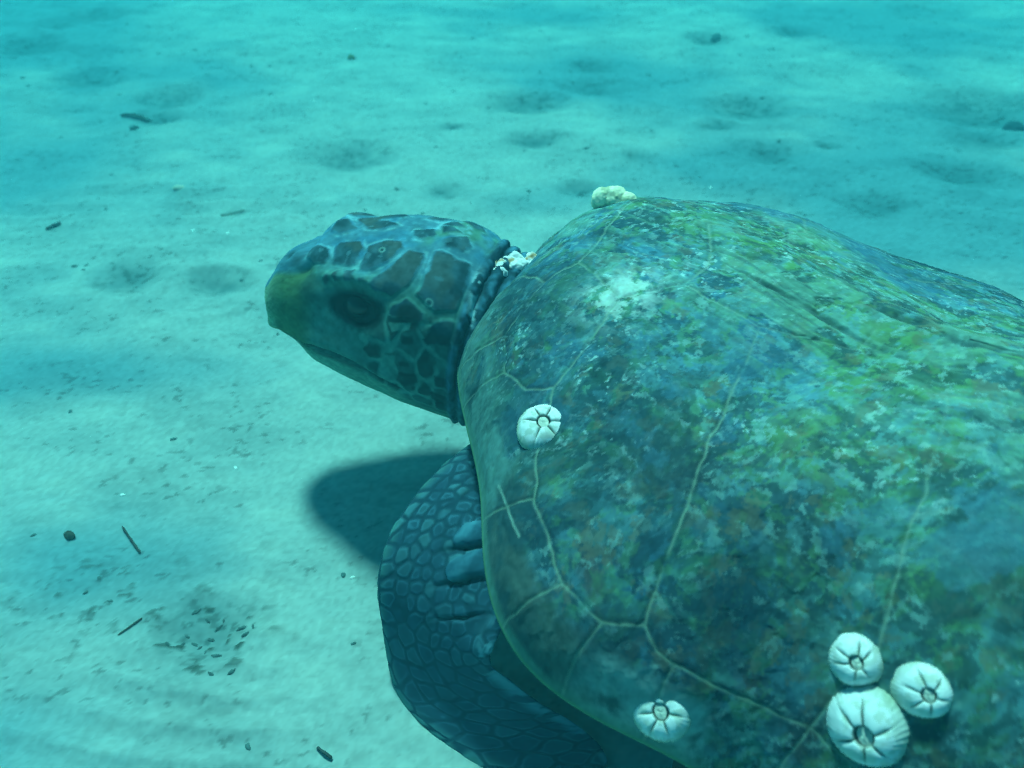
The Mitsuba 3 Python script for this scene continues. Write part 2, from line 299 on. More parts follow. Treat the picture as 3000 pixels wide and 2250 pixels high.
# clean horn of the marginals, browner behind the shoulder, crusted in front of it
mg = sstep(.075, .055, d_edge) * sstep(.215, .19, fx + .02 * Rf(30, 70, 4))
col = lerp(col, lerp(np.ones(col.shape) * np.array([.034, .070, .070]), [.085, .110, .085], sstep(.4, .62, Rf(14, 72, 5))), mg * sstep(-.16, -.05, fx) * .85)
col = lerp(col, [.27, .36, .30], mg * sstep(.03, -.04, fx) * sstep(.38, .60, Rf(14, 73, 6)) * .9)  # pale worn rim plates, lightened further to make up for missing light
ant = sstep(.11, .05, d_edge) * sstep(.19, .215, fx + .02 * Rf(30, 70, 4))
col = lerp(col, [.14, .235, .185], ant * sstep(.30, .56, Rf(16, 74, 5)) * .7)
scar = np.minimum(np.hypot((fx - np.clip(fx, .12, .20)) * 1, fy - (.378 + (.20 - np.clip(fx, .12, .20)) * .20)), 1)
col = lerp(col, [.36, .42, .30], np.exp(-(scar / .0013) ** 2) * .8)
edge = sstep(.016, .004, d_edge + .010 * (A(40, 3, 61) - .5))
col = lerp(col, [.135, .225, .155], edge * .8)
seamc = np.exp(-(d_seam / .00125) ** 2) * sstep(.36, .58, A(34, 4, 63) + .06 + .06 * low)
faint = 1 - .65 * sstep(.22, .08, ay) * sstep(.24, .12, fx)
col = lerp(col, [.23, .28, .185], seamc * .78 * faint)
col = lerp(col, col * .55, np.exp(-((d_seam - .003) / .0015) ** 2) * .4 * faint)
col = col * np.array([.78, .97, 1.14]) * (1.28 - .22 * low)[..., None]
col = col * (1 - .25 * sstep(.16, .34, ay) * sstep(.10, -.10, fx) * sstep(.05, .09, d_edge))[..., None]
col = np.clip(col * (1 + .7 * (rough(wq * 150, 4, 65) - .5))[..., None], .010, .85)
# turned-under lip
nphi = len(dphi)
rim = S[-1]; rr = np.hypot(rim[:, 0], rim[:, 1]); ux, uy = rim[:, 0] / rr, rim[:, 1] / rr
lip = []
for dr_, dz in ((.0012, -.002), (.0012, -.005), (-.0005, -.0075), (-.005, -.009), (-.014, -.008), (-.045, .0), (-.11, .012)):
    lip.append(np.stack([rim[:, 0] + ux * dr_, rim[:, 1] + uy * dr_, rim[:, 2] + dz], -1))
allv = np.vstack([S.reshape(-1, 3)] + lip)
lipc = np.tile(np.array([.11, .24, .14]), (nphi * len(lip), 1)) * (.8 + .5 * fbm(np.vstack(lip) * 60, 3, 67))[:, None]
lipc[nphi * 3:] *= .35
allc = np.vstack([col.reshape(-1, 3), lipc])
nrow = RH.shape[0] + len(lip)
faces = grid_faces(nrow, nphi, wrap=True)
capi = len(allv); allv = np.vstack([allv, [[0, 0, S[0, :, 2].mean()]]]); allc = np.vstack([allc, allc[:nphi].mean(0)])
j = np.arange(nphi); faces = np.vstack([faces, np.stack([np.full(nphi, capi), (j + 1) % nphi, j], -1)])
vid = np.r_[which.ravel(), np.full(nphi * len(lip), -1), which[0, 0]]
vd = np.r_[d_seam.ravel(), np.full(nphi * len(lip), 0.0), 1.0]
world = shell_world(allv)
fn = vnormals(world, faces)
if fn[:RH.size].mean(0)[2] < 0: faces = faces[:, ::-1]; fn = -fn
fid = np.median(vid[faces], axis=1).astype(int)
fid[(vd[faces].min(1) < .0012)] = -1
def submesh(key, mask):
    f = faces[mask]; u, inv = np.unique(f, return_inverse=True)
    return put(key, world[u], inv.reshape(-1, 3), allc[u], fn[u])
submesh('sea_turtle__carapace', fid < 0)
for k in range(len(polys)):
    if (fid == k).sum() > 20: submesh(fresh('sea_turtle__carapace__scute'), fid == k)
tag('sea_turtle', 'large sea turtle with barnacles on its algae-covered shell, resting on the sand', 'turtle')
tag('sea_turtle__carapace', 'domed shell mottled with green and blue algae, pale seams between its scutes')
def shell_spot(flat):
    """world point and outward normal of the carapace at flat coordinates"""
    r, p = rho_of_flat(np.array([flat]))
    i = np.argmin(np.abs(trow - r[0])); k = np.argmin(np.abs((dphi - p[0] + np.pi) % (2 * np.pi) - np.pi))
    return world[i * nphi + k], fn[i * nphi + k]

# ---------------------------------------------------------------- body: head, neck, trunk and flippers, one continuous surface
HEADPOLY = dict(
    plate_a=[(0.237, 59), (0.305, 58), (0.362, 55), (0.373, 48), (0.36, 41), (0.284, 40), (0.234, 50)],
    plate_b=[(0.375, 56), (0.391, 62), (0.482, 64), (0.503, 58), (0.498, 49), (0.495, 43), (0.451, 41), (0.388, 43)],
    plate_c=[(0.511, 60), (0.568, 66), (0.636, 68), (0.654, 63), (0.625, 53), (0.602, 47), (0.55, 40), (0.518, 39), (0.508, 44)],
    plate_d=[(0.67, 62), (0.729, 62), (0.74, 55), (0.737, 46), (0.714, 36), (0.657, 27), (0.578, 29), (0.571, 37), (0.615, 45), (0.638, 53)],
    plate_e=[(0.761, 64), (0.784, 66), (0.847, 64), (0.896, 65), (0.909, 59), (0.912, 48), (0.896, 31), (0.828, 25), (0.787, 29), (0.742, 33), (0.753, 39), (0.761, 49)],
    plate_f=[(0.662, 24), (0.714, 30), (0.763, 27), (0.8, 24), (0.797, 18), (0.763, 14), (0.74, 18), (0.677, 16), (0.651, 18)],
    plate_g=[(0.826, 21), (0.901, 26), (0.905, 10), (0.81, 5), (0.784, 8)],
    front1=[(0.32, 71), (0.32, 84), (0.357, 89), (0.43, 78), (0.414, 73), (0.373, 67)],
    front2=[(0.378, 91), (0.445, 93), (0.552, 87), (0.586, 83), (0.539, 77), (0.466, 76)],
    top2=[(0.362, 97), (0.581, 101), (0.641, 92), (0.568, 91), (0.49, 95)], top3=[(0.60, 102), (0.753, 103), (0.766, 96), (0.654, 92)],
    occ1=[(0.714, 90), (0.766, 92), (0.823, 87), (0.753, 80)], occ2=[(0.636, 81), (0.709, 86), (0.745, 78), (0.706, 71), (0.654, 72)],
    occ3=[(0.782, 93), (0.852, 96), (0.839, 90)], occ4=[(0.766, 76), (0.841, 86), (0.875, 78), (0.855, 70), (0.789, 69)],
    brow1=[(0.375, 31), (0.401, 35), (0.422, 34), (0.422, 28), (0.383, 25)], brow2=[(0.427, 35), (0.445, 38), (0.461, 37), (0.469, 29), (0.435, 28)],
    brow3=[(0.466, 38), (0.503, 41), (0.521, 35), (0.518, 31), (0.482, 30)], brow4=[(0.529, 35), (0.558, 36), (0.571, 32), (0.539, 31)])
CHEEK = dict(h=[(0.565, -4), (0.599, 0), (0.628, 0), (0.633, -4), (0.599, -8)], chk1=[(0.646, -3), (0.696, 0), (0.698, -2), (0.67, -3)], chk2=[(0.711, -4), (0.753, -3), (0.753, -6), (0.716, -7)],
    chk3=[(0.779, 0), (0.831, 2), (0.826, -1), (0.779, -3)], chk4=[(0.706, -11), (0.779, -8), (0.787, -14), (0.732, -21), (0.696, -18)],
    chk5=[(.84, -6), (.92, -4), (.93, -11), (.85, -13)], chk6=[(.83, -18), (.91, -18), (.9, -26), (.83, -25)], chk7=[(.72, 8), (.76, 9), (.77, 5), (.72, 4)])
PALE = dict(lightA=[(0.537, 2), (0.576, 3), (0.607, 3), (0.591, -1), (0.555, 0)], lightB=[(0.662, 14), (0.75, 16), (0.75, 12), (0.68, 9)])
KTH = .34                                                   # radians of section angle -> share of the head length
def hflat(Q): return np.array([(s, math.radians(a) * KTH) for s, a in Q])
hs = axis_points([(-0.0218, .0022), (.08, .0042), (1.02, .0042), (1.5, .012)])
NT = 620
tt = np.linspace(0, 2 * np.pi, NT, endpoint=False)
# finer all round the side that faces the flank of the picture and the crown: spread by arc length at the widest section
ref = head_surf(np.full(4000, .6), np.linspace(0, 2 * np.pi, 4000)); arc = np.r_[0, np.cumsum(np.linalg.norm(np.diff(ref, axis=0), axis=1))]
tt = np.interp(np.linspace(0, arc[-1], NT, endpoint=False), arc, np.linspace(0, 2 * np.pi, 4000))
SH, TH = np.meshgrid(hs, tt, indexing='ij')
HV = head_surf(SH, TH)
ang = (TH + np.pi / 2) % (2 * np.pi) - np.pi / 2               # -90..270 degrees
side = np.where(ang > np.pi / 2, np.pi - ang, ang)            # both sides folded on the left one
flatL = np.stack([SH, ang * KTH], -1); flatM = np.stack([SH, side * KTH], -1)
h3 = np.dstack([SH, np.cos(TH) * .3, np.sin(TH) * .3])
hw_ = flatM + .017 * np.stack([fbm(h3 * 22, 3, 5) - .5, fbm(h3 * 22, 3, 6) - .5], -1)
deg = np.degrees(side)
def inside_dist(polys):
    ins = np.zeros(SH.shape, bool); dist = np.full(SH.shape, 9.0); sgn = np.full(SH.shape, -1)
    for k, q in enumerate(polys):
        q = hflat(q); P = Polygon(q).buffer(0)
        if P.geom_type != 'Polygon': P = max(P.geoms, key=lambda g: g.area)
        P = P.buffer(-.007).buffer(.007)
        if P.is_empty or P.geom_type != 'Polygon': P = Polygon(q).buffer(0).buffer(-.002).buffer(.002)
        if P.geom_type != 'Polygon': P = max(P.geoms, key=lambda g: g.area)
        m = shapely.contains_xy(P, hw_[..., 0], hw_[..., 1]); ins |= m; sgn[m] = k
        t = cKDTree(dense(np.array(P.exterior.coords), .002))
        dist = np.minimum(dist, t.query(hw_.reshape(-1, 2))[0].reshape(SH.shape))
    return ins, dist, sgn
ins, dist, pid = inside_dist(list(HEADPOLY.values()))
cin, cdist, _ = inside_dist(list(CHEEK.values()))
pin, pdist, _ = inside_dist(list(PALE.values()))
sd = np.where(ins, dist, -dist)                             # > 0 inside a plate
def gauss(s0, a0, ws, wa): return np.exp(-((SH - s0) / ws) ** 2 - ((deg - a0) / wa) ** 2)
hn = vnormals(HV.reshape(-1, 3), grid_faces(*SH.shape, wrap=True)).reshape(HV.shape)
ctr = HV.mean(axis=1, keepdims=True)
if ((HV - ctr) * hn).sum(-1).mean() < 0: hn = -hn
upper = sstep(.03, .2, SH) * sstep(1.0, .92, SH)
disp = .0016 * sstep(-.004, .010, sd) * upper * sstep(8, 20, deg)
disp = disp + .0006 * (fbm(h3 * 40, 3, 8) - .5) + .0035 * (fbm(h3 * 9, 2, 9) - .5) * sstep(.0, .2, SH)
# eye socket, brow, cheek, nostril, mouth, jaw
disp = disp - .016 * gauss(.52, 15, .090, 9) + .012 * gauss(.48, 33.5, .12, 5) + .004 * gauss(.62, 3, .09, 7) + .004 * gauss(.33, 20, .05, 12)
disp = disp - .010 * gauss(.245, 36, .055, 9) + .004 * gauss(.17, 62, .045, 12) - .007 * gauss(.135, 66, .022, 6) - .009 * gauss(.235, 78, .035, 25) + .006 * gauss(.34, 82, .05, 22)
mouth = np.interp(SH, [.0, .06, .12, .22, .32, .42, .52, .62, .72], [-70, -52, -38, -27, -20.5, -17.5, -18, -22, -26])
md = (deg - mouth) * .0032 * (.5 + SH)
mm = sstep(.76, .66, SH) * sstep(.0, .03, SH)
disp = disp - .0045 * np.exp(-(md / .006) ** 2) * mm - .003 * sstep(.0, -.03, md) * mm * sstep(.5, .1, SH) + .0035 * np.exp(-((md - .022) / .016) ** 2) * mm
# neck folds
NK0 = np.interp(deg, [-90, 0, 30, 60, 90], [.885, .89, .905, .925, .935]) + .008 * (fbm(h3 * 20, 2, 28) - .5)
nk = sstep(-.012, .016, SH - NK0)
ph_ = (SH - NK0 + .012 * fbm(h3 * 10, 2, 12)) * 2 * np.pi / (.082 + .016 * np.sin(TH + .5))
disp = disp + nk * (.0085 * np.abs(np.sin(ph_)) ** .6 - .004) + nk * .0055 * (fbm(h3 * 22, 4, 13) - .5)
disp = disp + .0012 * sstep(.5, .62, fbm(h3 * 55, 2, 14)) * gauss(.47, 32, .13, 6)
re_ = np.hypot((SH - .525) / .052, (deg - 14.5) / 5.2)
disp = disp + .0020 * np.exp(-((re_ - 1.0) / .22) ** 2) - .0016 * np.exp(-((re_ - 1.45) / .16) ** 2) + .0014 * np.exp(-((re_ - 1.85) / .2) ** 2)
HV = HV + hn * disp[..., None]
# skin colours
hc = np.ones(SH.shape + (3,)) * np.array([.120, .215, .165])
top = sstep(28, 55, deg)
hc = lerp(hc, [.130, .235, .275], top)
hc = lerp(hc, [.085, .215, .300], sstep(.45, .6, fbm(h3 * 12, 3, 15)) * top * .7)
hc = lerp(hc, [.17, .28, .16], sstep(.60, .75, SH) * sstep(60, 75, deg) * sstep(.42, .6, fbm(h3 * 10, 3, 16)) * .8)
plate = sstep(.0005, .014, sd + .016 * (fbm(h3 * 45, 4, 17) - .5))
pc = lerp(np.ones(SH.shape + (3,)) * np.array([.040, .070, .080]), [.085, .135, .150], sstep(.35, .7, fbm(h3 * 20, 4, 18)))
pc = lerp(pc, [.15, .13, .10], sstep(.5, .65, fbm(h3 * 9, 3, 19)) * .55)
pc = lerp(pc, [.17, .24, .25], sstep(.60, .72, fbm(h3 * 38, 4, 30)) * .6 * top)
pc = lerp(pc, [.02, .03, .03], sstep(24, 12, deg) * .8)
hc = lerp(hc, pc, plate * upper)
ring = np.exp(-((sd + .004) / .007) ** 2) * upper * sstep(5, 20, deg)
hc = lerp(hc, lerp(np.ones(SH.shape + (3,)) * np.array([.17, .28, .20]), [.34, .47, .45], top), ring * .8 * sstep(.34, .66, fbm(h3 * 34, 4, 20)))
for s0, a0, r in ((.575, 57, .010), (.80, 30, .013)):   # old ring scars of barnacles
    q = np.hypot(SH - s0, (side - math.radians(a0)) * KTH)
    hc = lerp(hc, [.50, .55, .42], np.exp(-((q - r - .006 * (fbm(h3 * 60, 2, 26) - .5)) / .0035) ** 2) * .55)
# net of small irregular scales on the cheek and throat
r8 = np.random.default_rng(8); cp = []
for s_ in np.arange(.56, 1.0, .062):
    for a_ in np.arange(-40, 24, 12.0): cp.append((s_ + r8.normal() * .012, math.radians(a_ + r8.normal() * 3.4) * KTH))
cdd, cii = cKDTree(np.array(cp)).query(hw_.reshape(-1, 2), k=2)
cgap = (cdd[:, 1] - cdd[:, 0]).reshape(SH.shape); crn = r8.random(len(cp))[cii[:, 0]].reshape(SH.shape)
cheek = sstep(.54, .64, SH) * sstep(.93, .90, SH) * sstep(26, 20, deg) * sstep(-42, -30, deg) * (1 - plate)
cell_ = sstep(.003, .022, cgap + .014 * (fbm(h3 * 40, 3, 31) - .5))
hc = lerp(hc, lerp(np.ones(SH.shape + (3,)) * np.array([.014, .026, .026]), [.060, .115, .095], sstep(.25, .85, crn + .5 * (fbm(h3 * 30, 3, 29) - .5))), cheek * cell_ * .8)
hc = lerp(hc, [.17, .29, .22], cheek * (1 - cell_) * .8)
HV = HV + hn * (.0009 * cheek * cell_)[..., None]
eyep = sstep(1.25, .75, np.hypot((SH - .525) / .125, (deg - 15.5) / 11.5) + .25 * (fbm(h3 * 14, 3, 21) - .5))
hc = lerp(hc, [.006, .010, .011], eyep * .98)  # shadow of the eye hollow painted nearly black
hc = lerp(hc, [.025, .03, .028], sstep(-.004, .007, np.where(cin, cdist, -cdist)) * .85)
hc = lerp(hc, [.03, .035, .03], sstep(.02, .0, np.hypot(SH - .735, (side - math.radians(19)) * KTH) - .035) * .9)
hc = lerp(hc, [.20, .33, .24], sstep(-.004, .006, np.where(pin, pdist, -pdist)) * .9)
bl = sstep(.36, .24, SH) * sstep(44, 34, deg) * sstep(-60, -40, deg)
hc = lerp(hc, lerp(np.ones(SH.shape + (3,)) * np.array([.13, .17, .06]), [.44, .44, .24], sstep(.16, .02, SH + .05 * (fbm(h3 * 14, 3, 22) - .5))), bl * .9)
hc = lerp(hc, [.05, .075, .05], gauss(.30, 22, .06, 14) * .9)
hc = lerp(hc, [.05, .07, .07], np.clip(gauss(.135, 66, .03, 9) + .8 * gauss(.20, 52, .03, 9), 0, 1) * .85)
jaw = sstep(.0, -.02, md) * mm
hc = lerp(hc, [.27, .38, .25], jaw * .8)
hc = lerp(hc, [.06, .075, .06], np.exp(-((md + .012) / .010) ** 2) * sstep(.28, .36, SH) * sstep(.62, .5, SH) * .85)
hc = lerp(hc, [.04, .05, .04], np.exp(-(md / .004) ** 2) * mm * .8)
hc = lerp(hc, [.19, .30, .19], sstep(-28, -50, deg) * sstep(.3, .6, SH) * .8)
nc_ = lerp(np.ones(SH.shape + (3,)) * np.array([.026, .052, .066]), [.105, .21, .265], np.abs(np.sin(ph_)) ** 1.1 * sstep(.3, .65, fbm(h3 * 24, 3, 23)))  # shade under the shell and highlights on the folds, painted in
nc_ = lerp(nc_, [.10, .19, .19], sstep(-5, -35, deg))
hc = lerp(hc, nc_, nk)
wf = np.exp(-((SH - .935 - .0006 * (55 - deg)) / .014) ** 2) * sstep(24, 30, deg) * sstep(70, 50, deg) * sstep(.42, .55, fbm(h3 * 35, 3, 24))
hc = lerp(hc, [.62, .68, .64], np.clip(wf * 1.2, 0, 1))                # sloughing white skin behind the last plate
hc = np.clip(hc * (1 + .8 * (fbm(h3 * 60, 4, 25) - .5))[..., None] * (1 + .7 * (fbm(h3 * 14, 3, 27) - .5))[..., None], .008, .8)

def closed_loft(Vg, Cg):
    """rings x points grid closed with fans at both ends -> manifold with colour properties"""
    nr, nc = Vg.shape[:2]
    v = np.vstack([Vg.reshape(-1, 3), Vg[0].mean(0), Vg[-1].mean(0)]); cc = np.vstack([Cg.reshape(-1, 3), Cg[0].mean(0), Cg[-1].mean(0)])
    f = grid_faces(nr, nc, wrap=True); j = np.arange(nc); a = nr * nc
    f = np.vstack([f, np.stack([np.full(nc, a), (j + 1) % nc, j], -1), np.stack([np.full(nc, a + 1), (nr - 1) * nc + j, (nr - 1) * nc + (j + 1) % nc], -1)])
    vol = np.einsum('ij,ij->i', v[f[:, 0]], np.cross(v[f[:, 1]], v[f[:, 2]])).sum()
    if vol < 0: f = f[:, ::-1]
    m = manifold3d.Manifold(manifold3d.Mesh(vert_properties=np.hstack([v, cc]).astype(np.float32), tri_verts=np.ascontiguousarray(f).astype(np.uint32)))
    if m.is_empty(): print('EMPTY', m.status())
    return m
hc = hc * np.array([.58, .92, 1.06])
solids = [closed_loft(head_world(HV), hc)]

# flippers: blade between a leading and a trailing edge, scales in rows
FO = np.array([(-.03, .71, .20), (-.051, .683, .2), (-.089, .65, .19), (-.133, .599, .155), (-.147, .567, .105), (-.145, .552, .045), (-.129, .508, .0), (-.098, .468, -.004), (-.048, .431, -.006), (.012, .397, -.006), (.072, .368, -.004)])
FI = np.array([(.10, .72, .20), (.05, .649, .205), (.03, .591, .205), (.02, .537, .20), (-.003, .486, .17), (-.014, .458, .135), (.008, .459, .10), (.036, .454, .07), (.064, .45, .05), (.091, .438, .03), (.102, .422, .012)])
root0 = np.array([(.10, .80, .17), (.16, .68, .17)])
FI[5:] = FI[5:] + .07 * (FO[5:] - FI[5:])
def flipper(FO, FI, seed, nu=430, nv=380, ground=True):
    k = np.r_[0, np.cumsum(np.linalg.norm(np.diff((FO + FI) / 2, axis=0), axis=1))]; u = np.linspace(0, k[-1], nu)
    O_ = CubicSpline(k, FO)(u); I_ = CubicSpline(k, FI)(u)
    th = np.interp(u / k[-1], [0, .25, .5, .75, .93, 1], [.036, .029, .015, .010, .007, .003])
    tg = np.gradient((O_ + I_) / 2, axis=0); tg /= np.linalg.norm(tg, axis=1, keepdims=True)
    w = I_ - O_; nrm = np.cross(w, tg); nrm /= np.linalg.norm(nrm, axis=1, keepdims=True)
    cam_side = np.array([-.5, -.6, .6]); nrm *= np.sign(nrm @ cam_side)[:, None]
    a = np.linspace(0, 2 * np.pi, nv, endpoint=False)
    ca, sa = np.cos(a), np.sin(a)
    x = .5 - .5 * np.sign(ca) * np.abs(ca) ** .85             # 0 leading edge .. 1 trailing edge
    prof = np.sign(sa) * np.abs(sa) ** .8 * (1.15 - .75 * x)
    G = O_[:, None] + w[:, None] * x[None, :, None] + nrm[:, None] * (th[:, None] * prof[None])[..., None]
    # metric coordinates on the blade
    W_ = np.linalg.norm(w, axis=1)
    U = np.repeat(u[:, None], nv, 1); Vv = W_[:, None] * x[None] + .5 * th[:, None] * (1 - np.abs(prof))[None]
    # scales: cell centres in jittered staggered rows, larger towards the leading edge and the tip
    r_ = np.random.default_rng(seed); pts = []
    uu = -.01
    while uu < k[-1] + .01:
        base = .0155 + .011 * sstep(.32, .62, np.array(uu / k[-1]))
        vv = r_.uniform(-.004, .004)
        while vv < .19:
            s = base * (1.25 if vv < .02 else r_.uniform(.7, 1.15))
            pts.append((uu + r_.normal() * s * .22, vv + r_.normal() * s * .15)); vv += s * 1.05
        uu += base * .88
    pts = np.array(pts); tree = cKDTree(pts)
    q = np.stack([U, Vv], -1).reshape(-1, 2); q = q + .0022 * np.stack([fbm(np.c_[q * 130, 0 * q[:, 0]], 2, 3) - .5, fbm(np.c_[q * 130, 0 * q[:, 0]], 2, 4) - .5], -1)
    dd, ii = tree.query(q, k=2)
    gap = (dd[:, 1] - dd[:, 0]).reshape(U.shape); cell = ii[:, 0].reshape(U.shape); rad = dd[:, 0].reshape(U.shape)
    rnd = r_.random(len(pts))
    q3 = np.dstack([U, Vv, prof[None] * th[:, None]])
    scale = sstep(.0010, .0060, gap)
    # soft folds where the upper arm tucks under the shell
    U_ = U + .010 * (fbm(q3 * 45, 3, 12) - .5); Vf = Vv + .014 * (fbm(q3 * 40, 3, 13) - .5)
    fold = sum(h * np.sqrt(np.clip(1 - ((U_ - a0 + .25 * (Vf - b0)) / .0155) ** 2 - np.abs((Vf - b0) / .030) ** 2.6, 0, 1)) for a0, b0, h in FOLDS)
    crease = sum(np.exp(-((U_ - a0 + .25 * (Vf - b0)) / .0026) ** 2 - ((Vv - b0) / .024) ** 2) for a0, b0 in CREASES)
    fm = np.clip(fold / .004, 0, 1)
    late = sstep(.30, .55, U / k[-1])
    dsp = .0010 * scale * (.5 + .9 * rnd[cell]) * (1 - .5 * late) * (1 - fm) + fold - .005 * crease + .0008 * (fbm(q3 * 120, 3, 5) - .5) + .004 * (fbm(q3 * 18, 2, 6) - .5)
    n = vnormals(G.reshape(-1, 3), grid_faces(nu, nv, wrap=True)).reshape(G.shape)
    if ((G - G.mean(1, keepdims=True)) * n).sum() < 0: n = -n
    G = G + n * (dsp * np.minimum(1, th / .012)[:, None])[..., None]
    c = np.ones(U.shape + (3,)) * np.array([.036, .068, .084])
    sc = lerp(np.ones(U.shape + (3,)) * np.array([.050, .092, .115]), [.10, .165, .165], sstep(.5, 1, rnd[cell]) * (1 - .6 * late))
    sc = lerp(sc, [.17, .27, .20], sstep(.030, .004, Vv) * (sa > -.3)[None] * .9)
    c = lerp(c, sc, scale)
    rimr = np.exp(-((gap - .0062) / .0018) ** 2) * sstep(.35, .6, fbm(q3 * 60, 3, 7))
    c = lerp(c, [.15, .26, .28], rimr * (.5 - .2 * late))
    c = lerp(c, lerp(np.ones(c.shape) * np.array([.06, .12, .15]), [.15, .27, .30], sstep(.35, .7, fbm(q3 * 60, 4, 14))), fm * .75); c = lerp(c, [.015, .02, .02], np.clip(crease, 0, 1) * .8)  # painted highlights on the folds, painted shade in the creases
    c = c * (1 + .5 * (fbm(q3 * 90, 3, 8) - .5))[..., None]
    c = lerp(c, [.40, .44, .26], (sstep(-.2, -.7, sa))[None] * np.ones((nu, 1)) * .6)
    trail = sstep(.86, .97, x)[None] * (sa > -.5)[None] * sstep(.42, .6, fbm(q3 * 70, 3, 9)) * late
    c = lerp(c, [.28, .40, .40], trail * .75)
    c = c * np.array([.5, .85, 1.05])
    if ground: G[..., 2] = np.maximum(G[..., 2], -.012)
    return G, np.clip(c, .01, .7)
FOLDS = [(.164, .120, .0085), (.196, .128, .0095)]; CREASES = [(.1805, .112), (.2130, .118), (.246, .13)]
G, c = flipper(FO, FI, 3)
solids.append(closed_loft(G, c))
mir = lambda P: shell_world(shell_local(P) * [1, -1, 1])
def settle(P):
    P = mir(P); return P
G, c = flipper(settle(FO), settle(FI), 4, 200, 160)
solids.append(closed_loft(G, c))
# trunk under the shell, its plastron on the sand
tr, tp = np.meshgrid(np.linspace(.02, .999, 30), np.linspace(-np.pi, np.pi, 120, endpoint=False), indexing='ij')
rad_ = shell_radius(tp) * np.where(np.cos(tp) > -.3, .80, .93)
topz = np.minimum(shell_z(tr, tp) - .035, .16)
botz = -.115 * (1 - tr ** 3.2) ** .5 + .0
g1 = np.stack([rad_ * np.cos(tp) * tr, rad_ * np.sin(tp) * tr, topz - .03 * tr], -1)
g2 = np.stack([rad_ * np.cos(tp) * tr, rad_ * np.sin(tp) * tr, botz - .02 - .03 * tr], -1)
tg_ = shell_world(np.vstack([g1, g2[::-1]]))
tg_[..., 2] = np.maximum(tg_[..., 2], .004)
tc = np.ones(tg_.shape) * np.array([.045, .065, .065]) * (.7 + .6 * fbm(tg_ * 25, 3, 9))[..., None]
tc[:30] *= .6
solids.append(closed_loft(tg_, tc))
# hind flippers and tail
for sgn in (1, -1):
    sgn_pts = np.array([(-.30, .20, -.03), (-.38, .25, -.04), (-.48, .30, -.045), (-.57, .33, -.05), (-.64, .33, -.055)]) * [1, sgn, 1]
    wd = np.array([.05, .055, .065, .06, .02])
    kk = np.linspace(0, 1, 40); cc_ = CubicSpline(np.linspace(0, 1, 5), sgn_pts)(kk); ww = np.interp(kk, np.linspace(0, 1, 5), wd)
    aa = np.linspace(0, 2 * np.pi, 48, endpoint=False)
    g = cc_[:, None] + np.stack([np.zeros((40, 48)), ww[:, None] * np.cos(aa), ww[:, None] * .28 * np.sin(aa)], -1)
    g = shell_world(g); g[..., 2] = np.maximum(g[..., 2], .002 + .002 * np.sin(aa))
    solids.append(closed_loft(g, np.ones(g.shape) * np.array([.10, .13, .12])))
body = solids[0]
for s in solids[1:]: body = body + s
bm = body.to_mesh()
bv, bf = np.array(bm.vert_properties[:, :3], float), np.array(bm.tri_verts, int)
put('sea_turtle__body', bv, bf, np.clip(np.array(bm.vert_properties[:, 3:6], float), 0, 1), smooth=True)
tag('sea_turtle__body', 'head with dark pale-edged plates, wrinkled neck and scaly flippers')
for sgn in (1, -1):
    th_ = math.radians(14) if sgn == 1 else math.pi - math.radians(14)
    p = head_surf(np.array([.525]), np.array([th_]))[0]; ce = p - np.array([0, sgn * .0225, 0])
    m = trimesh.creation.icosphere(subdivisions=4, radius=.0165); m.apply_scale([1.12, 1, .92]); m.apply_translation(ce)
    put(fresh('sea_turtle__eye'), head_world(np.array(m.vertices)), np.array(m.faces), bsdf='wet_eye')

